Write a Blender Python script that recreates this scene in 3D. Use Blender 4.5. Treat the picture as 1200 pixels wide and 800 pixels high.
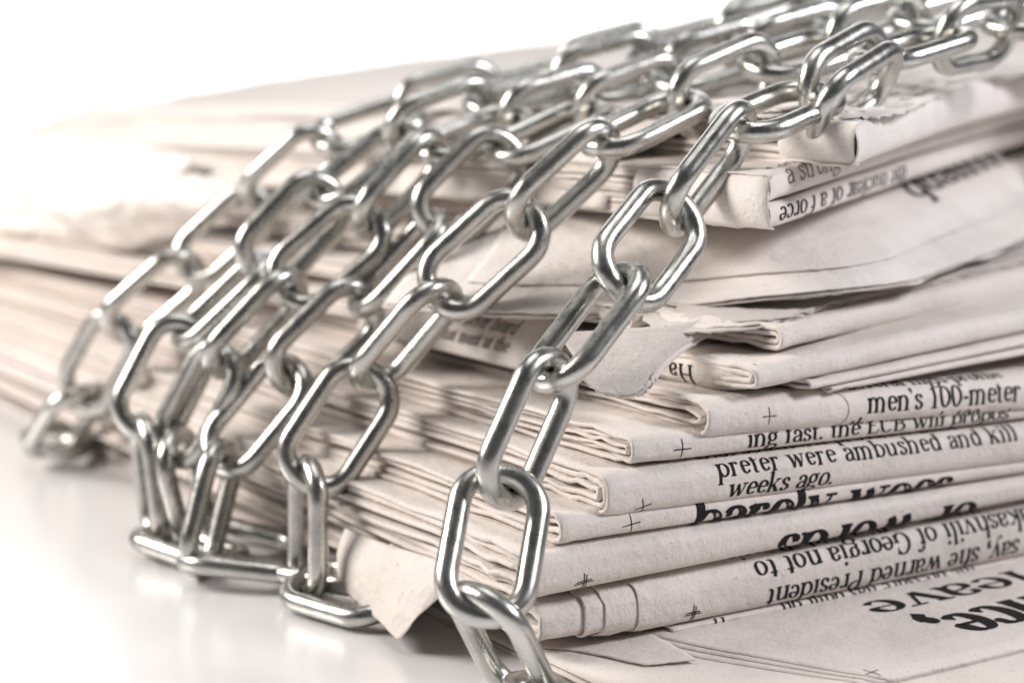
import bpy, math, random
from math import sin, cos, pi, sqrt
from mathutils import Vector, noise
for o in list(bpy.data.objects): bpy.data.objects.remove(o)
SC = bpy.context.scene
COL = SC.collection
MM = 0.001                      # everything below is written in millimetres
rnd = random.Random(7)

# ------------------------------------------------------------------ camera
CAM_POS = (-154.84, -236.27, 95.01)
cam_d = bpy.data.cameras.new('camera')
cam = bpy.data.objects.new('camera', cam_d); COL.objects.link(cam)
cam.location = [c*MM for c in CAM_POS]
cam.rotation_euler = (math.radians(80), 0, math.radians(-33))
cam_d.sensor_width = 36; cam_d.lens = 75
cam_d.clip_start = 0.01; cam_d.clip_end = 50
cam_d.dof.use_dof = True; cam_d.dof.focus_distance = 0.303
cam_d.dof.aperture_fstop = 15.0; cam_d.dof.aperture_blades = 0
SC.camera = cam

# ------------------------------------------------------------------ world and lamps
W = bpy.data.worlds.new('World'); SC.world = W; W.use_nodes = True
bg = W.node_tree.nodes['Background']
bg.inputs['Color'].default_value = (0.93, 0.96, 1.0, 1); bg.inputs['Strength'].default_value = 0.06
def area(name, loc, target, sx, sy, power, col=(1,1,1)):
    l = bpy.data.lights.new(name, 'AREA'); l.shape = 'RECTANGLE'
    l.size = sx*MM; l.size_y = sy*MM; l.energy = power; l.color = col
    o = bpy.data.objects.new(name, l); COL.objects.link(o)
    o.location = [c*MM for c in loc]
    d = Vector(target) - Vector(loc)
    o.rotation_euler = d.to_track_quat('-Z', 'Y').to_euler()
    return o
area('softbox_back_left', (-390, 350, 340), (20, 120, 20), 300, 220, 4.7, (1.0, .94, .88))
area('softbox_top', (20, 80, 620), (60, 80, 0), 400, 280, 1.0, (1, .98, .96))
area('softbox_front_right', (400, -360, 420), (70, 10, 30), 180, 180, 3.4, (.96, .96, 1.0))
area('background_lamp', (500, 900, 600), (1000, 1500, 300), 900, 500, 21, (1, 1, 1))
SC.view_settings.view_transform = 'Standard'; SC.view_settings.look = 'None'
SC.view_settings.gamma = 1; SC.view_settings.exposure = 0.0
SC.view_settings.use_curve_mapping = False
try: SC.cycles.max_bounces = 6
except Exception: pass

# ------------------------------------------------------------------ helpers
def tag(o, label=None, cat=None, group=None, kind=None):
    if label: o['label'] = label
    if cat: o['category'] = cat
    if group: o['group'] = group
    if kind: o['kind'] = kind
    return o
def empty(name, loc=(0,0,0)):
    o = bpy.data.objects.new(name, None); COL.objects.link(o)
    o.location = [c*MM for c in loc]; o.empty_display_size = .01
    return o
def mesh_obj(name, verts, faces, mat, parent=None, smooth=True):
    me = bpy.data.meshes.new(name)
    if parent is not None:
        px, py, pz = [c/MM for c in parent.location]
        verts = [(v[0]-px, v[1]-py, v[2]-pz) for v in verts]
    me.from_pydata([(v[0]*MM, v[1]*MM, v[2]*MM) for v in verts], [], faces)
    me.update()
    me.polygons.foreach_set('use_smooth', [smooth]*len(me.polygons))
    me.materials.append(mat)
    o = bpy.data.objects.new(name, me); COL.objects.link(o)
    if parent is not None: o.parent = parent
    return o
def nz(x, y, z=0.0): return noise.noise(Vector((x, y, z)))
def fbm(x, y, z=0.0):
    return nz(x, y, z) + .5*nz(2.1*x+7, 2.1*y, 2.1*z) + .25*nz(4.3*x, 4.3*y+3, 4.3*z)

# ------------------------------------------------------------------ materials
def new_mat(name):
    m = bpy.data.materials.new(name); m.use_nodes = True
    nt = m.node_tree; return m, nt, nt.nodes['Principled BSDF']
def coords(nt):
    g = nt.nodes.new('ShaderNodeNewGeometry'); return g.outputs['Position']
def noise_node(nt, vec, scale, detail=4, rough=.55, stretch=None):
    if stretch:
        mp = nt.nodes.new('ShaderNodeMapping'); mp.inputs['Scale'].default_value = stretch
        nt.links.new(vec, mp.inputs['Vector']); vec = mp.outputs[0]
    n = nt.nodes.new('ShaderNodeTexNoise'); n.inputs['Scale'].default_value = scale
    n.inputs['Detail'].default_value = detail; n.inputs['Roughness'].default_value = rough
    nt.links.new(vec, n.inputs['Vector']); return n.outputs[0]
def ramp(nt, fac, stops):
    r = nt.nodes.new('ShaderNodeValToRGB'); nt.links.new(fac, r.inputs[0])
    el = r.color_ramp.elements
    while len(el) < len(stops): el.new(.5)
    for e, (p, c) in zip(el, stops): e.position = p; e.color = (*c, 1)
    return r.outputs[0]
def bump(nt, pairs, bsdf):
    last = None
    for h, st, dist in pairs:
        b = nt.nodes.new('ShaderNodeBump'); b.inputs['Strength'].default_value = st
        b.inputs['Distance'].default_value = dist
        nt.links.new(h, b.inputs['Height'])
        if last: nt.links.new(last, b.inputs['Normal'])
        last = b.outputs[0]
    nt.links.new(last, bsdf.inputs['Normal'])
def paper_mat(name, c, edge=False):
    m, nt, b = new_mat(name); P = coords(nt)
    n1 = noise_node(nt, P, 60, 5, .6)
    n2 = noise_node(nt, P, 2600, 3, .6)
    mix = nt.nodes.new('ShaderNodeMath'); mix.operation = 'MULTIPLY_ADD'
    nt.links.new(n2, mix.inputs[0]); mix.inputs[1].default_value = .45
    nt.links.new(n1, mix.inputs[2])
    lo = tuple(v*.86 for v in c); hi = tuple(min(1, v*1.07) for v in c)
    base = ramp(nt, mix.outputs[0], [(.45, lo), (.72, c), (.98, hi)])
    # sparse dark specks of recycled pulp
    sp = noise_node(nt, P, 1900, 1, .5)
    spk = ramp(nt, sp, [(.0, (1,1,1)), (.70, (1,1,1)), (.76, (.55,.53,.53))])
    mx = nt.nodes.new('ShaderNodeMix'); mx.data_type = 'RGBA'; mx.blend_type = 'MULTIPLY'
    mx.inputs[0].default_value = .8
    nt.links.new(base, mx.inputs[6]); nt.links.new(spk, mx.inputs[7])
    nt.links.new(mx.outputs[2], b.inputs['Base Color'])
    b.inputs['Roughness'].default_value = .62
    b.inputs['Specular IOR Level'].default_value = .35
    fine = noise_node(nt, P, 3200, 3, .6)
    crk = noise_node(nt, P, 170, 5, .62)
    crn = noise_node(nt, P, 60, 6, .7)
    prs = [(crn, .35, .003), (crk, .45, .0012), (fine, .22, .0001)]
    bump(nt, prs, b)
    return m
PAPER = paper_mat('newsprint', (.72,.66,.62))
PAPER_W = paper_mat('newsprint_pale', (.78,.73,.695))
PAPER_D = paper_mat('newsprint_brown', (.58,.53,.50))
INK, nt, b = new_mat('printing_ink'); P = coords(nt)
nt.links.new(ramp(nt, noise_node(nt, P, 2600, 3, .7), [(.32, (.010,.009,.011)), (.66, (.022,.020,.022)), (.84, (.10,.09,.09))]), b.inputs['Base Color'])
b.inputs['Roughness'].default_value = .7; b.inputs['Specular IOR Level'].default_value = .15
INK_L, nt, b = new_mat('faint_ink'); b.inputs['Base Color'].default_value = (.17,.145,.14,1); b.inputs['Roughness'].default_value = .7
STEEL, nt, b = new_mat('zinc_plated_steel')
tc = nt.nodes.new('ShaderNodeTexCoord'); O = tc.outputs['Object']; P = coords(nt)
b.inputs['Metallic'].default_value = 1
nt.links.new(ramp(nt, noise_node(nt, P, 140, 4), [(.34, (.44,.44,.415)), (.5, (.55,.547,.52)), (.75, (.62,.61,.58))]), b.inputs['Base Color'])
rr = nt.nodes.new('ShaderNodeMapRange'); nt.links.new(noise_node(nt, P, 420, 5, .7), rr.inputs[0])
rr.inputs[1].default_value = .3; rr.inputs[2].default_value = .75; rr.inputs[3].default_value = .22; rr.inputs[4].default_value = .38
nt.links.new(rr.outputs[0], b.inputs['Roughness'])
bump(nt, [(noise_node(nt, O, 200, 4, .6, (1, 9, 9)), .13, .0003), (noise_node(nt, P, 900, 3, .7), .08, .0001)], b)
TABLE, nt, b = new_mat('glossy_white_board'); b.inputs['Base Color'].default_value = (.84,.83,.84,1)
b.inputs['Roughness'].default_value = .25; b.inputs['Specular IOR Level'].default_value = .5
b.inputs['Coat Weight'].default_value = .7; b.inputs['Coat Roughness'].default_value = .3; b.inputs['Coat IOR'].default_value = 1.6
WALL, nt, b = new_mat('white_paper_sweep'); b.inputs['Base Color'].default_value = (.93,.93,.93,1); b.inputs['Roughness'].default_value = .9

# ------------------------------------------------------------------ setting
TZ = -5.0
T = 2500
mesh_obj('table', [(-T,-T,TZ),(T,-T,TZ),(T,T,TZ),(-T,T,TZ)], [(0,1,2,3)], TABLE, smooth=False)['kind'] = 'structure'
bv, bf = [], []
dirv = Vector((sin(math.radians(33)), cos(math.radians(33)), 0)); side = Vector((dirv.y, -dirv.x, 0))
prof = [(1500, TZ+1)] + [(1500+300*sin(a*pi/20), TZ+1+300*(1-cos(a*pi/20))) for a in range(1, 11)] + [(1800, 1500)]
for d, z in prof:
    for s in (-1600, 1600):
        p = dirv*d + side*s; bv.append((p.x, p.y, z))
for i in range(len(prof)-1): bf.append((2*i, 2*i+1, 2*i+3, 2*i+2))
mesh_obj('backdrop', bv, bf, WALL)['kind'] = 'structure'

# ------------------------------------------------------------------ lettering (a drawn serif alphabet)
def arc(cx, cy, rx, ry, a0, a1, n=12):
    return [(cx+rx*cos(math.radians(a0+(a1-a0)*i/n)), cy+ry*sin(math.radians(a0+(a1-a0)*i/n))) for i in range(n+1)]
def smooth_pts(p, n=5):
    q = [p[0]] + list(p) + [p[-1]]; out = []
    for i in range(1, len(q)-2):
        for k in range(n):
            t = k/n; a, b_, c, d = q[i-1], q[i], q[i+1], q[i+2]
            out.append(tuple(.5*(2*b_[j]+(c[j]-a[j])*t+(2*a[j]-5*b_[j]+4*c[j]-d[j])*t*t+(3*b_[j]-a[j]-3*c[j]+d[j])*t**3) for j in (0,1)))
    out.append(p[-1]); return out
AS, DE, CAP = 1.52, -.5, 1.42
def st(x, y0, y1): return ('n', [(x, y0), (x, (y0+y1)/2), (x, y1)])
def sf(x, y, l=.2, r=.2): return ('t', [(x-l, y), (x+r, y)])
def fl(x, y): return ('t', [(x-.2, y-.08), (x+.06, y)])
def dot(x, y, r=.13): return ('d', (x, y, r))
def crv(pts): return ('n', smooth_pts(pts))
GL = {
 'a': (.86, [('n', arc(.40,.68,.27,.29,160,10)+[(.67,.6),(.67,.2),(.74,.05),(.86,.06)]), crv([(.67,.56),(.40,.52),(.16,.38),(.16,.14),(.34,.02),(.55,.10),(.67,.26)]), dot(.19,.74,.10)]),
 'b': (1.0, [st(.2,0,AS), fl(.2,AS), ('n', arc(.52,.49,.34,.47,150,-150,18))]),
 'c': (.84, [('n', arc(.47,.49,.33,.47,45,318,16)), dot(.70,.76,.11)]),
 'd': (1.02, [st(.80,0,AS), fl(.80,AS), sf(.86,.03,0,.16), ('n', arc(.48,.49,.34,.47,30,330,18))]),
 'e': (.86, [('n', [(.16,.56),(.76,.56)]+arc(.46,.52,.31,.45,8,322,18))]),
 'f': (.62, [st(.24,0,1.1), ('n', arc(.50,1.15,.26,.35,180,60,8)), dot(.62,1.42,.10), sf(.24,0), ('t', [(.04,.95),(.52,.95)])]),
 'g': (.92, [('n', arc(.42,.66,.27,.31,0,360,18)), crv([(.24,.36),(.14,.22),(.30,.06),(.62,.04),(.82,-.10),(.78,-.34),(.46,-.48),(.16,-.40),(.08,-.20),(.24,-.02)]), ('n', [(.62,.88),(.78,.98),(.88,.94)])]),
 'h': (1.10, [st(.2,0,AS), fl(.2,AS), sf(.2,0), crv([(.2,.70),(.42,.93),(.66,.93),(.80,.70),(.80,.35),(.80,0)]), sf(.80,0)]),
 'i': (.52, [st(.25,0,.96), fl(.25,.96), sf(.25,0), dot(.25,1.32,.13)]),
 'k': (1.04, [st(.2,0,AS), fl(.2,AS), sf(.2,0), ('t', [(.2,.40),(.76,.92)]), ('k', [(.42,.56),(.84,.02)]), sf(.78,.95), sf(.84,0)]),
 'l': (.52, [st(.25,0,AS), fl(.25,AS), sf(.25,0)]),
 'm': (1.64, [st(.2,0,.96), fl(.2,.96), sf(.2,0), crv([(.2,.70),(.40,.93),(.60,.93),(.74,.70),(.74,.35),(.74,0)]), sf(.74,0), crv([(.74,.70),(.95,.93),(1.15,.93),(1.30,.70),(1.30,.35),(1.30,0)]), sf(1.30,0)]),
 'n': (1.10, [st(.2,0,.96), fl(.2,.96), sf(.2,0), crv([(.2,.70),(.42,.93),(.66,.93),(.80,.70),(.80,.35),(.80,0)]), sf(.80,0)]),
 'o': (.96, [('n', arc(.48,.48,.34,.47,0,360,22))]),
 'p': (1.02, [st(.2,DE,.96), fl(.2,.96), sf(.2,DE), ('n', arc(.54,.48,.34,.47,150,-150,18))]),
 'q': (1.02, [st(.82,DE,.96), sf(.82,DE), ('n', arc(.48,.48,.34,.47,30,330,18))]),
 'r': (.76, [st(.2,0,.96), fl(.2,.96), sf(.2,0), crv([(.2,.66),(.34,.90),(.54,.94)]), dot(.60,.85,.12)]),
 's': (.76, [crv([(.60,.74),(.50,.92),(.30,.94),(.15,.78),(.26,.58),(.50,.44),(.62,.24),(.48,.03),(.26,.02),(.12,.24)]), ('t', [(.62,.70),(.62,.95)]), ('t', [(.11,.02),(.11,.28)])]),
 't': (.62, [('n', [(.24,1.24),(.24,.7),(.24,.25)]+arc(.42,.22,.18,.19,180,300,6)), ('t', [(.04,.93),(.54,.93)])]),
 'u': (1.08, [crv([(.2,.94),(.2,.5),(.22,.2),(.42,.03),(.64,.08),(.80,.30)]), st(.80,0,.94), fl(.2,.94), fl(.80,.94), sf(.88,.02,0,.14)]),
 'v': (.98, [('k', [(.16,.95),(.50,.0)]), ('t', [(.50,0),(.82,.95)]), sf(.16,.95), sf(.82,.95)]),
 'w': (1.42, [('k', [(.16,.95),(.44,.0)]), ('t', [(.44,0),(.71,.95)]), ('k', [(.68,.95),(.98,.0)]), ('t', [(.98,0),(1.26,.95)]), sf(.16,.95), sf(1.26,.95)]),
 'y': (.98, [('k', [(.16,.95),(.50,.05)]), ('t', [(.82,.95),(.44,-.20),(.30,-.44),(.16,-.46)]), sf(.16,.95), sf(.82,.95), dot(.14,-.40,.10)]),
 'A': (1.30, [('t', [(.14,0),(.62,CAP)]), ('k', [(.62,CAP),(1.12,0)]), ('t', [(.30,.5),(.95,.5)]), sf(.14,0), sf(1.12,0)]),
 'B': (1.18, [st(.24,0,CAP), ('n', [(.1,CAP),(.5,CAP)]+arc(.55,1.07,.32,.35,90,-90,10)+[(.24,.72)]), ('n', [(.5,.72)]+arc(.60,.36,.38,.36,90,-90,10)+[(.1,0)])]),
 'C': (1.20, [('n', arc(.64,.71,.48,.73,45,318,18)), ('t', [(1.02,.95),(1.02,CAP)])]),
 'E': (1.12, [st(.24,0,CAP), ('t', [(.08,CAP),(.94,CAP),(.96,1.1)]), ('t', [(.24,.74),(.70,.74)]), ('t', [(.08,0),(.96,0),(1.0,.36)])]),
 'F': (1.06, [st(.24,0,CAP), ('t', [(.08,CAP),(.94,CAP),(.96,1.1)]), ('t', [(.24,.74),(.70,.74)]), sf(.24,0)]),
 'G': (1.30, [('n', arc(.64,.71,.48,.73,45,330,18)), st(1.06,.05,.62), sf(1.06,.64), ('t', [(1.02,.98),(1.02,CAP)])]),
 'H': (1.44, [st(.26,0,CAP), st(1.12,0,CAP), ('t', [(.26,.74),(1.12,.74)]), sf(.26,0), sf(1.12,0), sf(.26,CAP), sf(1.12,CAP)]),
 'P': (1.12, [st(.24,0,CAP), sf(.24,0), ('n', [(.08,CAP),(.52,CAP)]+arc(.58,1.03,.38,.39,90,-90,12)+[(.24,.64)])]),
 'R': (1.24, [st(.24,0,CAP), sf(.24,0), ('n', [(.08,CAP),(.5,CAP)]+arc(.55,1.04,.36,.38,90,-90,12)+[(.24,.66)]), ('k', [(.60,.66),(1.08,.02)]), sf(1.12,0)]),
 'S': (1.0, [crv([(.82,1.12),(.68,1.40),(.36,1.42),(.16,1.12),(.34,.84),(.68,.62),(.84,.34),(.62,.02),(.34,0),(.14,.32)]), ('t', [(.85,1.1),(.85,CAP)]), ('t', [(.12,0),(.12,.36)])]),
 'T': (1.18, [st(.58,0,CAP), sf(.58,0,.24,.24), ('t', [(.08,1.08),(.10,CAP),(1.06,CAP),(1.08,1.08)])]),
 'U': (1.36, [('n', [(.26,CAP),(.26,.5)]+arc(.66,.42,.40,.42,180,340,10)), ('t', [(1.06,.3),(1.06,CAP)]), sf(.26,CAP), sf(1.06,CAP)]),
 '1': (.84, [st(.42,0,CAP), ('t', [(.18,1.22),(.42,CAP)]), sf(.42,0,.24,.24)]),
 '0': (1.0, [('n', arc(.5,.71,.36,.70,0,360,22))]),
 "'": (.36, [dot(.18,1.38,.14), ('t', [(.26,1.38),(.22,1.18),(.12,1.05)])]),
 ',': (.40, [dot(.18,.10,.15), ('n', [(.26,.10),(.26,-.10),(.12,-.30)])]),
 '.': (.40, [dot(.18,.08,.13)]),
 '-': (.58, [('h', [(.08,.50),(.50,.50)])]),
 ' ': (.58, []),
}
def glyph_quads(strokes, T_, t_, step=.16):
    V, Fc = [], []
    for kind, dat in strokes:
        if kind == 'd':
            cx, cy, r = dat; r *= .75+.25*T_/.2
            n = 12; b0 = len(V); V.append((cx, cy))
            V += [(cx+r*cos(2*pi*i/n), cy+r*sin(2*pi*i/n)) for i in range(n)]
            Fc += [(b0, b0+1+i, b0+1+(i+1) % n) for i in range(n)]
            continue
        pts = [dat[0]]
        for p in dat[1:]:
            q = pts[-1]; L = math.hypot(p[0]-q[0], p[1]-q[1])
            if L < 1e-4: continue
            k = max(1, int(L/step+.5))
            for i in range(1, k+1): pts.append((q[0]+(p[0]-q[0])*i/k, q[1]+(p[1]-q[1])*i/k))
        n = len(pts); b0 = len(V)
        for i, p in enumerate(pts):
            a = pts[max(0, i-1)]; c = pts[min(n-1, i+1)]
            dx, dy = c[0]-a[0], c[1]-a[1]; L = math.hypot(dx, dy) or 1
            dx /= L; dy /= L
            if kind == 'n': w = t_+(T_-t_)*abs(dy)**1.6
            elif kind == 't': w = t_
            elif kind == 'h': w = T_*.7
            else: w = T_
            V += [(p[0]-dy*w/2, p[1]+dx*w/2), (p[0]+dy*w/2, p[1]-dx*w/2)]
        Fc += [(b0+2*i, b0+2*i+1, b0+2*i+3, b0+2*i+2) for i in range(n-1)]
    return V, Fc
GC = {}
def text_width(s, track=0.): return sum(GL[c][0]+track for c in s)
def text_mesh(s, bold=.2, thin=.085, track=0., slant=0., step=.16):
    V, Fc = [], []; x = 0
    for c in s:
        key = (c, bold, thin, step)
        if key not in GC: GC[key] = glyph_quads(GL[c][1], bold, thin, step)
        gv, gf = GC[key]; b0 = len(V)
        V += [(x+vx+slant*vy, vy) for vx, vy in gv]
        Fc += [tuple(i+b0 for i in f) for f in gf]
        x += GL[c][0]+track
    return V, Fc, x
def put_text(name, s, fmap, parent, size, u, v, flip=False, hs=1., bold=.25, thin=.105, track=0., slant=0., mat=None, label=None, lift=.05):
    """fmap(u, v, lift) -> point on the paper; flip = printed upside down, u is then the end of the line"""
    V, Fc, w = text_mesh(s, bold, thin, track, slant, min(.2, .3/size))
    if flip: pts = [fmap(u+(w-x)*size*hs, v-y*size, lift) for x, y in V]
    else: pts = [fmap(u+x*size*hs, v+y*size, lift) for x, y in V]
    o = mesh_obj(name, pts, Fc, mat or INK, parent, smooth=True)
    if label: o['label'] = label
    return o
def put_mark(fmap, parent, u, v, r=1.5, w=.2, double=False, ang=0.):
    V, Fc = [], []
    segs = [((-r, 0), (r, 0)), ((0, -r), (0, r))]
    if double: segs += [((-r*.8, .35), (r*.8, .35)), ((.4, -r*.8), (.4, r*.8))]
    for (ax, ay), (bx, by) in segs:
        L = math.hypot(bx-ax, by-ay); dx, dy = (bx-ax)/L, (by-ay)/L; n = 8; b0 = len(V)
        for i in range(n+1):
            x = ax+(bx-ax)*i/n; y = ay+(by-ay)*i/n
            for sgn in (1, -1):
                X = x-dy*w/2*sgn; Y = y+dx*w/2*sgn
                V.append(fmap(u+X*cos(ang)-Y*sin(ang), v+X*sin(ang)+Y*cos(ang), .06))
        Fc += [(b0+2*i, b0+2*i+1, b0+2*i+3, b0+2*i+2) for i in range(n)]
    return mesh_obj('registration_mark', V, Fc, INK, parent)

# ------------------------------------------------------------------ folded newspapers
def sag(y):
    y = max(y, 0.); y = min(y, 350.)
    return 1-.0006*y-.0000008*y*y
class Paper:
    """one folded newspaper: nested U-shaped wads, the fold towards -Y, page edges towards -X"""
    def __init__(s, x0, y0, zb, zb2, t, t2, bulge, shear=0., kx=0., depth=330., x1=None, seed=1, wav=.25, setb=.35, ql=.86, qu=.9):
        s.ql, s.qu = ql, qu
        s.x0, s.y0, s.zb, s.zb2, s.t, s.t2, s.b = x0, y0, zb, zb2, t, t2, bulge
        s.shear, s.kx, s.depth, s.seed, s.wav, s.setb = shear, kx, depth, seed, wav, setb
        s.x1 = x1 or x0+300
    def D(s, x, y, z):
        """local (x, distance behind the fold, height above the base) -> world"""
        f = (x-s.x0)/(97.-s.x0) if s.x0 < 90 else 0; fc = max(-.1, min(1.25, f))
        zb = s.zb+(s.zb2-s.zb)*fc; tt = 1+(s.t2/s.t-1)*fc
        Y = s.y0+y+s.shear*(x-s.x0)
        X = x+s.kx*y
        wz = s.wav*(fbm(x*.022, y*.03, s.seed*3.1)+.35*nz(x*.09, y*.08, s.seed*5.))
        hz = z/max(s.t, .1)
        wy = .35*s.wav*nz(x*.07, z*.12, s.seed*7.7)+.5*s.wav*nz(x*.02, 0, s.seed*2.)
        Z = (zb+z*tt+wz*(.35+.65*hz))
        if Z > 0: Z *= sag(s.y0+y)
        return (X, Y+wy, Z)
    def path(s, off, fine=1.):
        """outer contour offset inwards by off: from bottom back, round the fold, to top back"""
        h = s.t/2-off; b = s.b-off; out = []
        ys = [s.depth, 280, 240, 200, 165, 135, 110, 90, 74, 60, 48, 38, 29, 22, 16, 11.5, 8, 5.5, 3.5, 1.8]
        for y in ys: out.append((s.b+y, off))
        n = 44
        for i in range(n+1):
            a = -pi/2-pi*i/n
            # squarish fold
            ca, sa = cos(a), sin(a); q = s.ql+(s.qu-s.ql)*i/n
            out.append((s.b+b*(-abs(ca)**q), s.t/2+h*math.copysign(abs(sa)**q, sa)))
        for y in reversed(ys): out.append((s.b+y, s.t-off))
        return out
    def build_u(s, name, parent, off, th, xl, mat, jag=.6, open_top=None):
        """U-shaped wad: contour x (right..left, rounded end, inside)"""
        outer = s.path(off)
        n = len(outer)
        # normals pointing inwards
        nrm = []
        for i in range(n):
            a = outer[max(0, i-1)]; c = outer[min(n-1, i+1)]
            dx, dy = c[0]-a[0], c[1]-a[1]; L = math.hypot(dx, dy) or 1
            nrm.append((dy/L, -dx/L) if True else None)
        # make sure they point to the middle
        mid = (s.b+20, s.t/2)
        i = n//2
        if (mid[0]-outer[i][0])*nrm[i][0]+(mid[1]-outer[i][1])*nrm[i][1] < 0: nrm = [(-a, -b_) for a, b_ in nrm]
        xs = []
        x = s.x1; 
        for v in (s.x1, s.x1-60, s.x1-110, s.x1-150): xs.append(v)
        v = xs[-1]-20
        while v > xl+14: xs.append(v); v -= 5 if v < 110 else 14
        xs += [xl+12, xl+9, xl+6.5, xl+4.5, xl+3, xl+1.8]
        R = th/2; V = []; cols = None
        for j, (y, z) in enumerate(outer):
            jx = jag*(fbm(y*.05, off*2+z*.03, s.seed)+.4*nz(y*.45, z*.3, s.seed+off*9))
            # the end: slightly thinner, rounded like folded page edges
            nx, nzv = nrm[j]
            prof = [(xx, 0.) for xx in xs]
            for k in range(0, 7):
                a = k*pi/6
                prof.append((xl+R*.9-R*.9*sin(a), R-R*cos(a)))
            prof += [(xl+3, th), (xl+10, th), (xl+40, th)]
            row = []
            for xx, dd in prof:
                ff = max(0., 1-(xx-xl)/11.)**1.5
                crum = ff*.55*fbm(xx*.28+y*.22, z*.45+y*.1, s.seed*1.7+off*.3)
                row.append(s.D(xx+jx*max(0, 1-(xx-xl)/25.), y+nx*dd, z+nzv*dd+crum))
            cols = len(row); V += row
        Fc = []
        for j in range(n-1):
            for k in range(cols-1):
                a = j*cols+k; Fc.append((a, a+cols, a+cols+1, a+1))
        return mesh_obj(name, V, Fc, mat, parent)
    def arclen(s):
        pth = s.path(0., 1.); i0 = 20
        S = [0.]; P_ = [pth[i0]]
        for q in pth[i0+1:]:
            S.append(S[-1]+math.hypot(q[0]-P_[-1][0], q[1]-P_[-1][1])); P_.append(q)
        return S, P_
    def fmap(s):
        S, P_ = s.arclen()
        def vz(h, d=0.):
            for i in range(len(S)-1):
                if P_[i+1][1] >= h: return S[i]+(S[i+1]-S[i])*(h-P_[i][1])/max(1e-6, P_[i+1][1]-P_[i][1])+d
            return S[-1]+d
        s.vz = vz
        def f(u, v, lift=.05):
            if v < 0:
                y, z = s.b-v, 0.; nx, n2 = 0, -1
            else:
                i = 0
                while i < len(S)-2 and S[i+1] < v: i += 1
                t = (v-S[i])/(S[i+1]-S[i])
                a, c = P_[i], P_[i+1]
                y = a[0]+(c[0]-a[0])*t; z = a[1]+(c[1]-a[1])*t
                dx, dy = c[0]-a[0], c[1]-a[1]; L = math.hypot(dx, dy)
                nx, n2 = -dy/L, dx/L
                if nx*(y-(s.b+20))+n2*(z-s.t/2) < 0: nx, n2 = -nx, -n2
            return s.D(u, y+nx*lift, z+n2*lift)
        return f
def newspaper(pp, wads, label, mats=None, name='newspaper', cat='newspaper'):
    root = empty(name, (pp.x0, pp.y0+8, pp.zb))
    tag(root, label, cat, 'folded newspapers stacked in the bundle')
    off = 0.
    for k, (th, xl) in enumerate(wads):
        m = (mats[k] if mats else PAPER)
        pp.build_u('folded_section', root, off, th, xl, m)
        off += th+.06
    return root

# thin loose sheets: loft a grid of points, give it thickness
def sheet(name, grid, mat, parent=None, th=.16, jag=0., seed=0, crum=0.):
    n, m = len(grid), len(grid[0])
    G = [[Vector(p) for p in r] for r in grid]
    N = [[None]*m for _ in range(n)]
    for i in range(n):
        for j in range(m):
            du = G[min(i+1, n-1)][j]-G[max(i-1, 0)][j]; dv = G[i][min(j+1, m-1)]-G[i][max(j-1, 0)]
            c = du.cross(dv); N[i][j] = c.normalized() if c.length > 1e-9 else Vector((0,0,1))
    for i in range(n):
        for j in range(m):
            if crum: G[i][j] = G[i][j]+N[i][j]*crum*fbm(i*.35, j*.35, seed)
            if jag and (i in (0, n-1) or j in (0, m-1)):
                G[i][j] = G[i][j]+Vector((nz(i*.9, j*.9, seed), nz(i*.9, j*.9, seed+9), .4*nz(i, j*1.3, seed+4)))*jag
    V = [G[i][j]+N[i][j]*th/2 for i in range(n) for j in range(m)]+[G[i][j]-N[i][j]*th/2 for i in range(n) for j in range(m)]
    o = n*m; Fc = []
    for i in range(n-1):
        for j in range(m-1):
            a = i*m+j; Fc += [(a, a+1, a+m+1, a+m), (o+a, o+a+m, o+a+m+1, o+a+1)]
    ring = [j for j in range(m)]+[i*m+m-1 for i in range(1, n)]+[(n-1)*m+j for j in range(m-2, -1, -1)]+[i*m for i in range(n-2, 0, -1)]
    for a, b_ in zip(ring, ring[1:]+ring[:1]): Fc.append((a, o+a, o+b_, b_))
    return mesh_obj(name, V, Fc, mat, parent)
def spl(pts, n):
    """resample control points with a Catmull-Rom spline to n points"""
    q = [Vector(p) for p in pts]; q = [q[0]*2-q[1]]+q+[q[-1]*2-q[-2]]; k = len(q)-3; out = []
    for i in range(n):
        x = i*k/(n-1); a = min(int(x), k-1); t = x-a; p0, p1, p2, p3 = q[a:a+4]
        out.append(.5*((2*p1)+(p2-p0)*t+(2*p0-5*p1+4*p2-p3)*t*t+(3*p1-p0-3*p2+p3)*t**3))
    return out
def loft(rows, n, m):
    """control rows -> n x m grid"""
    R = [spl(r, m) for r in rows]
    cols = [spl([r[j] for r in R], n) for j in range(m)]
    return [[cols[j][i] for j in range(m)] for i in range(n)]

# ------------------------------------------------------------------ the bundle of newspapers, from the table upwards
G_BUNDLE = 'folded newspapers stacked in the bundle'
# lowest flat paper, headline on its upper side
def flat(u, v, lift=.05):
    r = max(0., -28.5-v)                       # rolls over at its front fold
    z = -1.0+.22*nz(u*.03, v*.03, 2.)
    if r > 0: z -= .5*(2.2-sqrt(max(0., 2.2**2-min(r, 2.2)**2)))*1.6
    return (u, v, z+lift)
base = empty('newspaper', (40, 0, -3)); tag(base, 'bottom newspaper of the stack lying flat on the table, large upside-down headline', 'newspaper', G_BUNDLE)
pp = Paper(3., -62., -4.9, -4.9, 1.7, 1.7, 1., seed=41, wav=.08, depth=340)
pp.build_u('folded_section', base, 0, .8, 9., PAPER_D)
grid = []
for i in range(60):
    x = 5.5+i*3.1
    row = []
    for j in range(70):
        y = -31.2+j*1.4 if j < 40 else 24.8+(j-40)*9
        xx = x+min(9., .35*max(0, y-4))*(1-i/60)+(.3*nz(y*.07, 3.) if i == 0 else 0)
        row.append(flat(xx, y, 0))
    grid.append(row)
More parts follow.
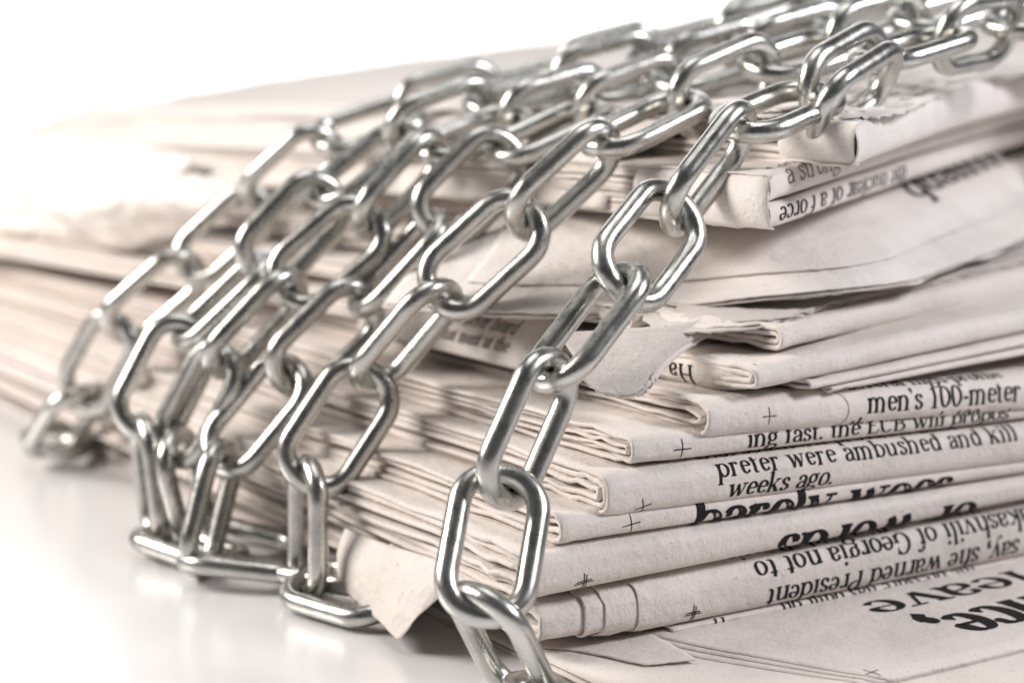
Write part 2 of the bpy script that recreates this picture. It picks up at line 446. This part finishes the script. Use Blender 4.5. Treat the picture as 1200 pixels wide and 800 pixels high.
sheet('front_page', grid, PAPER, base, .25)
grid = [[(5.0+i*4.+min(9., .35*max(0, -62+j*4.-4))*(1-i/45)+.2*nz(j*.5, 2.), -62+j*4., -1.75-.25*min(1, max(0, (-20-(-62+j*4.))/20))+.25*nz(i*.12, j*.12, 6.)) for j in range(70)] for i in range(45)]
sheet('inner_page', grid, PAPER, base, .3, crum=.1)
def flat_t(u, v, lift=.05): p = flat(u, v); return (p[0], p[1], p[2]+.52+lift)
put_text('headline', 'will leave', flat_t, base, 5.6, 58.6, -3.0, flip=True, hs=1.5, bold=.22, thin=.08)
put_text('headline', 'finance,', flat_t, base, 8.6, 61.2, -14.2, flip=True, hs=.86, bold=.34, thin=.10)
put_mark(flat_t, base, 39.3, -28., 1.5, .15, ang=.2)
# loose page corners lying on it, left
def fs(px): return [[(x, y, z) for x, y, z in r] for r in px]
g = loft([[(6, 8, -.75), (11, 2, -.7), (15.2, -8.4, -.55)], [(14, 8, -.7), (17, 1, -.6), (18.5, -9.6, -.45)], [(24, 8, -.6), (24, 0, -.5), (22.2, -11., -.3)]], 14, 18)
sheet('page_corner', g, PAPER, base, .18, jag=.25, seed=3)
for k, (dx, dz) in enumerate([(0, .14), (2.2, .28), (4.0, .42)]):
    ed = spl([(19+dx, 4, 0), (22.5+dx, -6, 0), (27+dx, -15, 0), (35+dx*.6, -28.5+.3*k, 0), (38+dx*.6, -30.4, 0)], 26)
    g = [[(p.x+q*(190-p.x), p.y, flat(p.x+q*(190-p.x), p.y)[2]+dz) for q in (0, .01, .03, .07, .13, .22, .34, .5, .7, 1)] for p in ed]
    sheet('page_corner', g, PAPER, base, .12, jag=0., seed=k)

# thin paper right on top of it
q1 = Paper(27., .9, -.75, -1.3, 1.1, 1.1, 1.2, seed=12, wav=.06)
r1 = newspaper(q1, [(.5, 27.)], 'thin folded newspaper just above the bottom one, only a sliver of print showing')
put_text('text_line', 'the pressure has built on', q1.fmap(), r1, 2.0, 47.5, 2.6, flip=True)
put_text('text_line', 'H', q1.fmap(), r1, 1.6, 34.5, 2.0, flip=True)

p1 = Paper(20.3, 0., .3, -.3, 7.9, 9.2, 5.0, seed=1, wav=.12, ql=.5)
r1 = newspaper(p1, [(.22, 20.3), (.3, 14.6), (.45, 11.5), (.9, 4.), (1.1, 5.)], 'newspaper with fanned page edges at its corner, upside-down text about Georgia')
fm = p1.fmap()
put_text('text_line', 'military conflict with Russia', fm, r1, 2.1, 38.6, p1.vz(7.,4.1), flip=True, hs=1.15)
put_text('text_line', 'Saakashvili of Georgia not to', fm, r1, 2.2, 41.9, p1.vz(7.1), flip=True, hs=1.22)
put_text('text_line', 'minds say, she warned President', fm, r1, 2.2, 44., p1.vz(3.2), flip=True, hs=1.14)
put_mark(fm, r1, 30.2, p1.vz(1.7), 1.5, .18, True)

p2 = Paper(1.4, -.3, 8.5, 9.4, 7.2, 4.5, 4.6, seed=2, wav=.16, ql=.5)
r2 = newspaper(p2, [(.9, 1.4), (1.2, 1.9), (.9, 1.1)], 'newspaper with bare smooth fold and big upside-down word, over the Georgia text')
fm = p2.fmap()
put_text('headline', 'or words', fm, r2, 5.6, 45.8, p2.vz(2.9), flip=True, hs=1.02, bold=.30, thin=.10)
put_mark(fm, r2, 10.6, p2.vz(1.4), 1.6, .16, True, ang=.1)

p3 = Paper(6.8, .3, 15.7, 13.9, 4.2, 2.7, 2.6, ql=.7, seed=3, wav=.2)
r3 = newspaper(p3, [(.8, 6.8), (.9, 7.4)], 'thin crumpled newspaper with cropped black headline along its fold')
fm = p3.fmap()
put_text('headline', 'barely woes', fm, r3, 5.4, 30.4, p3.vz(2.3)-5.4, hs=1.0, bold=.30, thin=.10)
put_mark(fm, r3, 19., p3.vz(1.7), 1.6, .15, ang=.15)

p4 = Paper(14., -.6, 18.7, 15.9, 6.3, 6.7, 4.0, seed=4, wav=.15, ql=.5)
r4 = newspaper(p4, [(.8, 14.), (1.0, 14.5), (.8, 13.7)], 'newspaper whose fold reads about an ambush weeks ago')
fm = p4.fmap()
put_text('text_line', 'U.S. southern province inter', fm, r4, 2.05, 32., p4.vz(4.2,3.6), hs=1.12)
put_text('text_line', 'preter were ambushed and kill', fm, r4, 2.1, 33.8, p4.vz(4.0), hs=1.08, track=.07)
put_text('text_line', 'weeks ago.', fm, r4, 2.05, 35.6, p4.vz(.8), hs=1.15, slant=.18)
put_mark(fm, r4, 20.6, p4.vz(1.0), 1.4, .15, ang=.3)

p5 = Paper(19.5, .7, 25.2, 22.8, 4.3, 3.0, 2.8, seed=5, wav=.16, ql=.7)
r5 = newspaper(p5, [(.7, 19.5), (.6, 20.2), (.55, 19.3)], 'newspaper tucked under the sprinters story, a bold line about a bank showing')
fm = p5.fmap()
put_text('text_line', 'ing fast. the ECB will propos', fm, r5, 2.1, 40.2, p5.vz(1.0), hs=1.1, bold=.24, thin=.1)
put_mark(fm, r5, 28.2, p5.vz(1.9), 1.6, .16)

p6 = Paper(32.3, -.5, 27.7, 23.9, 5.8, 6.6, 3.8, seed=6, wav=.13)
r6 = newspaper(p6, [(.9, 32.3), (.9, 32.8), (.6, 32.)], 'newspaper whose fold carries the line on the 100-meter sprint')
fm = p6.fmap()
put_text('text_line', 'several high-profile', fm, r6, 1.95, 60.2, p6.vz(2.2,4.0), hs=1.08)
put_text('text_line', "men's 100-meter race", fm, r6, 2.15, 62.4, p6.vz(2.25), hs=1.13, slant=.06)
put_text('text_line', "the women's 100-meter", fm, r6, 1.95, 59.5, p6.vz(2.1)-3.5, hs=1.02, slant=.1)
put_mark(fm, r6, 43.2, p6.vz(2.9), 1.3, .13)
V, Fc = [], []; s6 = p6.vz(2.9)
for i in range(25):
    a = -1.25+2.5*i/24; c = s6+4.6*sin(a)
    for w in (-.06, .06): V.append(fm(52.4+6.2*cos(a)+w, c, .06))
Fc = [(2*i, 2*i+1, 2*i+3, 2*i+2) for i in range(24)]
mesh_obj('printed_rule', V, Fc, INK, r6)

p7 = Paper(40.5, -2., 34.2, 35.6, 4.0, 4.2, 2.8, shear=.12, kx=-.1, seed=7, wav=.35)
r7 = newspaper(p7, [(.8, 39.6), (.95, 39.7)], 'wavy newspaper over the sprint story, dark recess with the letters Ha')
fm = p7.fmap()
g2 = [[(36.6+4.*i/29-1.3*sin(pi*j/9)*min(1., (29-i)/5)+(.5*nz(i*.2, j*.3)), 34-34.5*i/29, 33.1+4.9*j/9+.25*nz(i*.15, 5.)+max(0, (i-22)/7)*1.2*(1-j/9)) for j in range(10)] for i in range(30)]
sheet('folded_side', g2, PAPER, r7, .2)
def sidemap2(u, v, lift=.05):
    i = max(0., min(28.99, u/36*29)); j = max(0., min(8.99, v/5*9))
    t = j
    return (36.6+4.*i/29-1.3*sin(pi*t/9)+.5*nz(i*.2, t*.3)-.15-lift, 34-34.5*i/29, 33.1+4.9*t/9+.25*nz(i*.15, 5.))
put_text('headline', 'Ha', sidemap2, r7, 2.0, 18.6, 3.2, flip=True, bold=.2, hs=1.15)
# its long closed side, with small print
def band(y0, y1, zl, zh, x0, x1, bul, n=26, m=10):
    g = []
    for i in range(n):
        y = y0+(y1-y0)*i/(n-1); r = []
        for j in range(m):
            t = j/(m-1); s_ = sag(y)
            r.append((x0+(x1-x0)*t-bul*sin(pi*t)+.3*nz(y*.06, t*2), y, (zl+(zh-zl)*t)*s_+.2*nz(y*.05, 4.)))
        g.append(r)
    return g
sheet('folded_side', band(92, 33, 33.2, 41.5, 25.5, 31.5, 1.6), PAPER, r7, .2)
def sidemap(u, v, lift=.05):
    y = 90-u; t = v/9.; s_ = sag(y)
    return (25.5+6.*t-1.6*sin(pi*t)-.15-lift*1.6+.3*nz(y*.06, t*2), y, (33.2+8.3*t)*s_+.2*nz(y*.05, 4.)+lift*.5)
put_text('text_line', 'we never heard', sidemap, r7, 1.6, 26, 5.4, mat=INK_L)
put_text('text_line', 'what must at the', sidemap, r7, 1.6, 24.5, 2.4, mat=INK_L)

for k in range(2):
    q = Paper(50.+6*k, -1.6+.8*k, 33.2-.9*k, 34.2-1.6*k, 1.2, 1.5, 1.4, shear=.10, kx=-.1, seed=77+k, wav=.2)
    newspaper(q, [(.5, 50.+5*k)], ['thin folded section pressed under the newspaper with the letters Ha', 'second thin section just above the sprint story at the right edge'][k])
p8 = Paper(47.5, 1.5, 39.1, 38.6, 3.7, 4.4, 2.2, shear=.30, kx=-.1, seed=8, wav=.4)
r8 = newspaper(p8, [(.8, 47.), (.8, 47.2)], 'short folded newspaper with torn leaves, under the large creased sheet')
# torn leaves above its fold
for k in range(3):
    z0 = 42.3+k*.5
    g = loft([[(33+3*k, 14, z0-1.4), (46+2*k, 5.5, z0-.3), (62, 9, z0+.3), (90, 17, z0+.5), (135, 30, z0+.6)],
              [(36+3*k, 22, z0+.2), (50, 16, z0+.4), (66, 19, z0+.5), (95, 28, z0+.6), (140, 42, z0+.7)],
              [(42, 40, z0+.4), (60, 40, z0+.6), (75, 42, z0+.6), (100, 50, z0+.6), (145, 62, z0+.7)]], 16, 60)
    sheet('torn_page', g, PAPER if k % 2 else PAPER_D, r8, .22, jag=1.0, seed=20+k, crum=.2)
# hidden middle papers that carry the upper part of the bundle
for k, (x0, y0, z0, t, lab) in enumerate([(34, 21, 40.9, 3.4, 'newspaper in the middle of the bundle with rough page edges behind the front chain'),
                                          (43, 36, 45.9, 4.2, 'newspaper right under the dark gap, only its page edges seen between chains'),
                                          (57, 50, 51.0, 4.4, 'newspaper inside the dark gap below the upper group')]):
    q = Paper(x0, y0, z0, z0, t, t, 2.5, shear=.30, kx=-.03, seed=30+k, wav=.35)
    newspaper(q, [(.5, x0), (.8, x0+.8), (.9, x0+.2)], lab)

# the large creased sheet that spills over the front
sh = empty('newspaper_sheet', (60, 15, 46)); tag(sh, 'large creased open sheet spilling over the front of the bundle below the upper papers', 'newspaper')
def rows_sheet(d):
    return [[(14, 62, 41-d), (19.5, 42, 42-d), (28, 33, 42-d), (40, 27, 42.2-d), (49, 13, 45.2-d), (63, 5, 46.7-d), (79, 8, 46.4-d), (101, 19, 46.4-d), (126, 32, 46.2-d), (160, 52, 46.6-d)],
            [(19, 64, 44.4-d), (25, 45, 45.0-d), (34, 36, 45.2-d), (45, 27, 46-d), (54, 15, 47.9-d), (66, 9, 48.9-d), (80, 13, 49-d), (102, 27, 49-d), (128, 42, 49-d), (163, 63, 50-d)],
            [(30, 72, 48.6-d), (36, 54, 49.6-d), (43, 44, 50-d), (52, 34, 50.7-d), (59, 25, 51.6-d), (70, 21, 52.2-d), (86, 24, 52.8-d), (108, 36, 53-d), (134, 52, 53.4-d), (168, 72, 54-d)],
            [(42, 84, 51.4-d), (47, 68, 53.-d), (52, 58, 53.8-d), (60, 48, 54.4-d), (68, 42, 55-d), (80, 40, 55.6-d), (96, 44, 56-d), (118, 56, 56-d), (144, 72, 56.4-d), (178, 92, 57-d)]]
SG = loft(rows_sheet(0), 40, 110)
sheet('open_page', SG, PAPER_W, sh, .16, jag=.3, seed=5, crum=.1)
for k, (dx, dy) in enumerate([(.5, .9), (-.6, .3), (1.0, 1.6)]):
    g = [[p+Vector((dx*(.5+nz(j*.13, k)), dy*(.6+nz(j*.17, k+5.)), -.33*(k+1))) for j, p in enumerate(r)] for r in SG[:24]]
    sheet('open_page', g, [PAPER, PAPER_D, PAPER][k], sh, .15, jag=.3, seed=15+k, crum=.0)
g = [[p+Vector((0, 0, .42)) for p in r[8:]] for r in SG[13:]]
g = [[p+Vector((0, .6*nz(j*.11, 2.)+(.35*nz(j*.8, 5.) if i == 0 else 0)-(.9*max(0, (j-60)/50) if i < 3 else 0), 0)) for j, p in enumerate(r)] for i, r in enumerate(g)]
sheet('open_page', g, PAPER_W, sh, .14, jag=.3, seed=5, crum=.0)
def gmap(G):
    n, m = len(G), len(G[0])
    def f(u, v, lift=.05):      # u, v in grid cells
        u = max(0, min(m-1.001, u)); v = max(0, min(n-1.001, v)); j, i = int(u), int(v); a, b_ = u-j, v-i
        p = (G[i][j]*(1-a)+G[i][j+1]*a)*(1-b_)+(G[i+1][j]*(1-a)+G[i+1][j+1]*a)*b_
        nn = (G[i][j+1]-G[i][j]).cross(G[i+1][j]-G[i][j]).normalized()
        return p+nn*lift*(1 if nn.z > 0 else -1)
    return f
def with_crum(G, crum, seed):
    n, m = len(G), len(G[0]); out = []
    for i in range(n):
        r = []
        for j in range(m):
            du = G[min(i+1, n-1)][j]-G[max(i-1, 0)][j]; dv = G[i][min(j+1, m-1)]-G[i][max(j-1, 0)]
            r.append(G[i][j]+du.cross(dv).normalized()*crum*fbm(i*.35, j*.35, seed))
        out.append(r)
    return out
gm = gmap(with_crum(SG, .1, 5))
def headmap(u, v, lift=.05): return gm(75+u/1.35, 22+v/.62, .62)
put_text('headline', 'qualms', headmap, sh, 3.9, 12.5, 4.6, bold=.26, thin=.09, hs=1.6)

# curled grey-brown leaf that hangs in front of the middle
cl = empty('curled_page', (30, 12, 38)); tag(cl, 'curled grey-brown page corner hanging in front beside the letters Ha', 'paper sheet')
g = loft([[(21, 22, 41.2), (27, 17, 41.8), (35, 13.5, 42.2), (43.5, 14, 42.6)],
          [(20, 17, 39), (25.5, 13.5, 39.4), (33, 11, 40.2), (41, 11.5, 41.2)],
          [(19, 13, 36.4), (24.2, 10.4, 36.6), (30, 9.4, 38), (36, 10.6, 39.8)],
          [(20, 10.5, 34.4), (24.0, 9., 34.2), (27.6, 8.6, 35.4), (31, 9.6, 37.6)],
          [(22, 9.8, 33.9), (24.6, 8.6, 33.7), (26.4, 8.0, 34.5), (28.8, 8.6, 36.4)]], 24, 34)
sheet('curled_leaf', g, PAPER_D, cl, .3, jag=.4, seed=8, crum=.1)
g = [[p+Vector((.5, -.1, -.35-.35*(j/len(r)))) for j, p in enumerate(r)] for r in g[3:]]
sheet('curled_leaf', g, PAPER, cl, .2, jag=.6, seed=18, crum=.1)
# upper group
p10 = Paper(45., 2.2, 57.0, 57.3, 3.8, 4., 2.2, shear=.60, seed=10, wav=.25)
r10 = newspaper(p10, [(.35, 45.), (.6, 45.3), (.7, 45.2)], 'lower newspaper of the upper group with a dark upside-down line of print on its end')
put_text('text_line', 'the nuclear of a Force', p10.fmap(), r10, 2.1, 48.4, 4.5, flip=True, bold=.26, slant=.1, hs=1.55)
p10b = Paper(44.4, 1.8, 61.0, 61.6, 4.4, 4.6, 2.4, shear=.60, seed=11, wav=.25)
r10b = newspaper(p10b, [(.35, 44.4), (.7, 44.8), (.8, 44.6)], 'newspaper of the upper group with the words a strong on its grey end')
put_text('text_line', 'a strong', p10b.fmap(), r10b, 2.4, 51., 3.6, mat=INK_L, bold=.2, thin=.14, hs=1.4)
put_text('text_line', 'at once', p10b.fmap(), r10b, 2.0, 46.5, 7.4, mat=INK_L, slant=.3, hs=1.5)
p11 = Paper(59.5, -.6, 65.8, 66.8, 6.3, 7.2, 2.9, shear=.62, kx=0., seed=12, wav=.4)
r11 = newspaper(p11, [(.4, 58.5), (.9, 59.5), (1.0, 60.)], 'topmost thick newspaper at the right with a crumpled torn corner', mats=[PAPER_W, PAPER, PAPER])
def side_fold(parent, x0, y0, y1, zb, zt, bul, seed, mat=PAPER, n=36, m=14, lean=0.):
    g = []
    for i in range(n):
        q = i/(n-1); y = y0+(y1-y0)*q**1.5; fr = min(1., (y-y0)/5.); w = bul*sqrt(max(0, 1-(1-fr)**2))
        r = []
        for j in range(m):
            a = -pi/2+pi*j/(m-1)
            r.append((x0+lean*(y-y0)+1.2-(w+1.2)*abs(cos(a))**.85+.18*nz(y*.09, j*.2, seed)-1.2*(1-fr)*0, y, ((zb+zt)/2+(zt-zb)/2*sin(a))*sag(y)+.25*nz(y*.05, 1., seed)))
        g.append(r)
    return sheet('folded_side', g, mat, parent, .2, crum=.05, seed=seed)
side_fold(r10b, 44.4, 2.2, 34, 57.1, 65.2, .9, 3, PAPER_W)
side_fold(r11, 58.5, -.2, 16, 65.9, 72.2, .8, 4, PAPER_W)
# torn upper leaves and the top surface
for k in range(3):
    z0 = 72.2+k*.4
    g = loft([[(58-1*k, 12+6*k, z0-.6), (64-1*k, 4+5*k, z0+.2), (74, 6+5*k, z0+.6), (92, 19+4*k, z0+1.2), (118, 37+3*k, z0+1.9), (160, 66, z0+2.8)],
              [(57-k, 30+5*k, z0-.8), (64, 22+4*k, z0+.6), (76, 24+4*k, z0+1.0), (94, 34+3*k, z0+1.4), (122, 50, z0+2), (165, 78, z0+2.6)],
              [(57, 70, z0-3.4), (66, 66, z0-2.4), (80, 64, z0-1.8), (100, 68, z0-1.2), (130, 80, z0-.8), (180, 100, z0)]], 24, 80)
    sheet('torn_page', g, PAPER_W, r11, .18, jag=1.3, seed=50+k, crum=.35)
# open sheets lying over the back of the bundle
tp = empty('newspaper_sheet', (120, 160, 62)); tag(tp, 'wide pale open sheets lying over the back of the bundle', 'newspaper')
for k in range(3):
    d = -.35*k
    g = loft([[(58+k, 38, 72.2+d), (105, 40, 74.2+d), (200, 60, 77+d), (400, 120, 81+d)],
              [(57.5+k, 100, 68.6+d), (110, 110, 72+d), (210, 140, 75+d), (400, 200, 79+d)],
              [(59-k, 180, 62.6+d), (120, 210, 67+d), (230, 260, 72+d), (410, 320, 78+d)],
              [(58+k, 335, 51.6+d), (138, 355-6*k, 60.5+d), (240, 398-4*k, 66+d), (420, 450, 76+d)]], 40, 60)
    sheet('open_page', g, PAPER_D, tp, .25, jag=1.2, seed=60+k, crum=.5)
g = loft([[(72, 46, 72.3), (60, 45, 70.6), (49, 44, 65.8), (44.4, 43, 56.2)],
          [(72, 100, 70), (58, 100, 67.5), (47.4, 100, 61.2), (43.6, 100, 53.4)],
          [(72, 180, 64.8), (57, 180, 61.5), (46.4, 180, 55.6), (42.6, 180, 48.6)],
          [(74, 335, 56.5), (56, 335, 50.4), (44, 335, 44.2), (38, 335, 37.5)]], 60, 26)
sheet('draped_page', g, PAPER, tp, .2, jag=.5, seed=66, crum=.35)
# bright crumpled corners poking out on the far left
cr = empty('crumpled_page', (30, 190, 42)); tag(cr, 'bright crumpled page corner poking out at the far left end of the dark gap', 'paper sheet')
g = loft([[(34, 150, 52.5), (30, 175, 52), (26, 200, 50.5), (22, 232, 43)],
          [(25, 151, 48), (20, 178, 47.5), (17, 200, 44), (18, 230, 41)],
          [(31, 152, 44), (27, 178, 38.5), (24, 197, 34.2), (22, 228, 38)]], 24, 40)
sheet('curled_leaf', g, PAPER_W, cr, .2, jag=1.2, seed=71, crum=.8)
cr = empty('crumpled_page', (30, 250, 42)); tag(cr, 'second bright open page behind the crumpled corner, far left edge of the picture', 'paper sheet')
g = loft([[(40, 190, 54), (36, 235, 55), (30, 300, 52)],
          [(33, 190, 47), (22, 240, 48), (14, 302, 45)],
          [(28, 205, 36), (22, 250, 32), (12, 302, 25)]], 24, 40)
sheet('curled_leaf', g, PAPER_W, cr, .2, jag=1.2, seed=72, crum=.9)

# torn corner near the table, between the second and the front chain
tc_ = empty('torn_page', (0, 30, 0)); tag(tc_, 'torn page corner hanging down over the table between the two nearest chains', 'paper sheet')
def poly(pts, n):
    q = [Vector(p) for p in pts]; k = len(q)-1; out = []
    for i in range(n):
        x = i*k/(n-1); a = min(int(x), k-1); out.append(q[a].lerp(q[a+1], x-a))
    return out
R_ = [[(1.0, 52, 7.5), (.6, 44, 7.9), (.4, 37, 8.3), (.6, 30, 8.8), (1.0, 25, 9.0), (1.8, 19, 8.6), (2.6, 14, 8.2), (3.4, 10, 7.8)],
      [(-.4, 52, 4.0), (-1.2, 44, 4.6), (-1.6, 37, 4.9), (-1.6, 30, 5.2), (-1.3, 25, 5.6), (-.2, 20, 7.0), (1.6, 15, 7.4), (3.0, 11, 7.3)],
      [(-1.0, 51, 1.2), (-2.0, 43, 1.0), (-2.8, 35, .6), (-3.2, 28.5, 1.0), (-2.8, 23.8, 2.2), (-.6, 20.6, 5.8), (1.2, 16, 6.8), (2.8, 12, 7.0)],
      [(-1.2, 50, -1.0), (-2.4, 42, -1.6), (-3.4, 33, -2.2), (-4.2, 26.3, -3.2), (-3.2, 22.9, 1.2), (-.4, 20.2, 4.8), (1.4, 16.4, 6.2), (2.9, 12.4, 6.7)]]
R_ = [poly(r, 44) for r in R_]
cc = [spl([r[j] for r in R_], 22) for j in range(44)]
g = [[cc[j][i] for j in range(44)] for i in range(22)]
sheet('curled_leaf', g, PAPER, tc_, .2, jag=.15, seed=81, crum=.04)
for k in range(4):
    g = loft([[(2.6+k, 40-4*k, 7.6+.5*k), (1.4+k, 32-3*k, 8.0+.3*k), (2.4+k, 24-2*k, 7.6+.2*k), (4.5+k, 14-k, 6.6+.2*k)],
              [(.8+k, 40-4*k, 7.0+.4*k), (-.4+k, 31-3*k, 6.8+.3*k), (.8+k, 22-2*k, 6.2+.2*k), (3.6+k, 12-k, 5.6+.2*k)]], 6, 40)
    sheet('torn_leaf', g, PAPER_D if k % 2 else PAPER, tc_, .14, jag=.5, seed=84+k, crum=.12)

# ------------------------------------------------------------------ the chains
WIRE = 1.65; HALF = 17.05/2+WIRE; HW = 5.45        # centre line half length and half width
def link_mesh(name, seed):
    V, Fc = [], []; n, m = 88, 18; r_ = HW; sx = HALF-r_*.98
    per = []
    # centre line: straight bars and rounded ends (slightly square)
    def ctr(t):
        t = t % 1.; Ls = 2*sx; La = pi*r_; tot = 2*Ls+2*La; d = t*tot
        if d < Ls: return (-sx+d, -r_)
        d -= Ls
        if d < La:
            a = -pi/2+d/r_; q = .93; return (sx+r_*abs(cos(a))**q*.98, r_*math.copysign(abs(sin(a))**q, sin(a)))
        d -= La
        if d < Ls: return (sx-d, r_)
        d -= Ls; a = pi/2+d/r_; q = .93
        return (-sx-r_*abs(cos(a))**q*.98, r_*math.copysign(abs(sin(a))**q, sin(a)))
    weld_t = (2*sx+.30*pi*r_)/(4*sx+2*pi*r_)
    for i in range(n):
        t = i/n; x, y = ctr(t); xa, ya = ctr(t+.004); dx, dy = xa-x, ya-y; L = math.hypot(dx, dy); dx /= L; dy /= L
        nx, ny = -dy, dx
        dw = abs((t-weld_t+.5) % 1.-.5)*(4*sx+2*pi*r_)
        bulge = .16*math.exp(-(dw/.9)**2)-.22*math.exp(-(dw/.22)**2)
        for k in range(m):
            a = 2*pi*k/m
            rr_ = WIRE*(1+.018*nz(t*40, cos(a)*1.5, seed+sin(a)*1.5))+bulge*(.6+.5*nz(cos(a)*2, sin(a)*2, seed+t*30))
            V.append((x+nx*rr_*cos(a), y+ny*rr_*cos(a), rr_*sin(a)))
    for i in range(n):
        for k in range(m):
            a, b_ = i*m+k, i*m+(k+1) % m; c, d = ((i+1) % n)*m+(k+1) % m, ((i+1) % n)*m+k
            Fc.append((a, d, c, b_))
    me = bpy.data.meshes.new(name); me.from_pydata([(v[0]*MM, v[1]*MM, v[2]*MM) for v in V], [], Fc); me.update()
    me.polygons.foreach_set('use_smooth', [True]*len(me.polygons)); me.materials.append(STEEL); return me
LM = [link_mesh('chain_link', 3.*i) for i in range(4)]
from mathutils import Matrix
CHAIN = {"A": {"p": [[7.24, -16.98, -4.19], [-0.9, -2.07, -2.57], [-9.65, -5.47, 11.64], [-2.05, 1.28, 25.32], [6.91, 2.52, 39.8], [19.33, 3.54, 51.45], [33.02, 9.16, 59.92], [45.56, 10.4, 71.42], [61.97, 12.77, 75.42], [77.82, 16.72, 80.33], [94.55, 17.88, 83.44], [111.21, 21.22, 84.78], [127.87, 21.77, 88.39]], "phi": [None, -50, 0, 56, -66, 12, 66, -60, 30, -70, 35, -60]}, "B": {"p": [[0.51, 39.17, -1.38], [-3.95, 55.62, -1.31], [-3.39, 56.17, 15.99], [7.2, 54.78, 30.24], [15.58, 45.86, 44.79], [26.3, 39.27, 56.37], [39.34, 36.42, 67.43], [55.42, 36.65, 73.1], [71.64, 36.49, 78.36], [88.31, 36.85, 81.91], [105.04, 37.24, 85.2], [121.79, 36.86, 88.37]], "phi": [None, -69, 5, 64, -15, 60, -60, 35, -60, 30, -60]}, "C": {"p": [[5.09, 49.65, -2.27], [-0.61, 65.69, -3.01], [-13.11, 77.24, -1.85], [-6.58, 79.98, 14.97], [4.02, 76.48, 27.85], [16.59, 74.14, 39.11], [28.09, 68.64, 52.58], [40.94, 67.29, 63.85], [56.68, 65.0, 70.03], [73.02, 63.41, 74.63], [89.02, 59.5, 79.07], [105.54, 57.46, 82.76], [122.2, 56.31, 86.23]], "phi": [None, None, 70, -30, 35, -65, 10, -62, 40, -58, 35, -60]}, "G": {"p": [[3.65, 80.06, -3.87], [-5.19, 94.51, -1.92], [-9.86, 92.23, 14.31], [-3.29, 87.32, 29.25], [8.57, 84.5, 41.23], [21.02, 79.6, 52.2], [33.8, 79.37, 63.52], [50.16, 78.8, 68.31], [66.77, 77.7, 72.01], [83.24, 75.58, 75.89], [99.7, 73.13, 79.63], [116.13, 70.68, 83.49], [132.62, 68.35, 87.16]], "phi": [None, 68, -40, 66, -10, 60, -60, 35, -60, 30, -60, 35]}, "E": {"p": [[-6.67, 80.87, -3.25], [-11.61, 97.17, -2.19], [-12.29, 100.34, 17.21], [-3.67, 99.69, 32.1], [7.91, 94.91, 43.65], [20.54, 93.11, 55.56], [34.4, 91.27, 65.39], [50.72, 89.79, 70.09], [67.29, 87.92, 73.66], [83.68, 85.02, 77.39], [99.98, 81.81, 81.26], [116.36, 78.79, 84.91], [132.86, 76.23, 88.34]], "phi": [None, -70, 5, -66, 20, -60, 40, -55, 30, -60, 30, -60]}, "F": {"p": [[5.8, 180.61, -1.7], [-4.23, 166.89, -0.31], [-2.08, 154.68, 11.44], [2.67, 145.41, 26.17], [14.6, 138.93, 37.82], [26.94, 132.74, 50.19], [35.89, 121.71, 62.48], [51.97, 118.49, 67.25], [68.37, 115.77, 71.06], [84.46, 111.26, 74.41], [100.32, 106.27, 78.23], [116.0, 100.82, 82.1], [131.9, 96.09, 86.06]], "phi": [None, 60, -20, 45, -30, 40, -50, 20, -60, 30, -60, 30]}, "X": {"p": [[74.79, 11.44, 78.23], [59.13, 6.89, 73.26]], "phi": [-60]}}
CL = {'A': 'front steel chain, sharpest one, climbing over the corner of the stack',
      'B': 'second steel chain from the front, hanging straight down beside the torn page corner',
      'C': 'third steel chain from the front, ending in a large link lying on the table',
      'G': 'fourth steel chain from the front, hanging close behind the third near the table',
      'E': 'fifth steel chain, just right of the outermost blurred one at the left',
      'F': 'outermost steel chain at the left and back, the most blurred',
      'X': 'single steel end link under the front chain near the upper right corner'}
for key in 'ABCGEFX':
    J = [Vector(p) for p in CHAIN[key]['p']]; PH = CHAIN[key]['phi']
    root = empty('steel_chain', tuple(J[1])); tag(root, CL[key], 'chain', 'steel chains wrapped round the bundle')
    for i in range(len(J)-1):
        mid = (J[i]+J[i+1])/2; d = (J[i+1]-J[i]).normalized()
        v = (Vector(CAM_POS)-mid).normalized() if False else Vector((-.536, -.826, .174))
        v = (v-d*v.dot(d)).normalized(); w = d.cross(v)
        if PH[i] is None:
            nrm = Vector((0, 0, 1)); nrm = (nrm-d*nrm.dot(d)).normalized(); q_ = math.radians(rnd.choice((-16, -8, 6, 14)))
            nrm = (nrm*cos(q_)+d.cross(nrm)*sin(q_)).normalized()
        else:
            a = math.radians(PH[i]+rnd.uniform(-4, 4)); nrm = v*cos(a)+w*sin(a)
        bi = nrm.cross(d)
        M = Matrix(((d.x, bi.x, nrm.x), (d.y, bi.y, nrm.y), (d.z, bi.z, nrm.z))).to_4x4()
        if rnd.random() < .5: M = M @ Matrix.Rotation(pi, 4, 'Z')
        if rnd.random() < .5: M = M @ Matrix.Rotation(pi, 4, 'X')
        M.translation = (mid-J[1])*MM
        o = bpy.data.objects.new('chain_link', LM[rnd.randrange(4)]); COL.objects.link(o)
        o.parent = root; o.matrix_local = M
print('objects', len(bpy.data.objects), 'tris', sum(len(o.data.polygons)*2 for o in bpy.data.objects if o.type == 'MESH'))
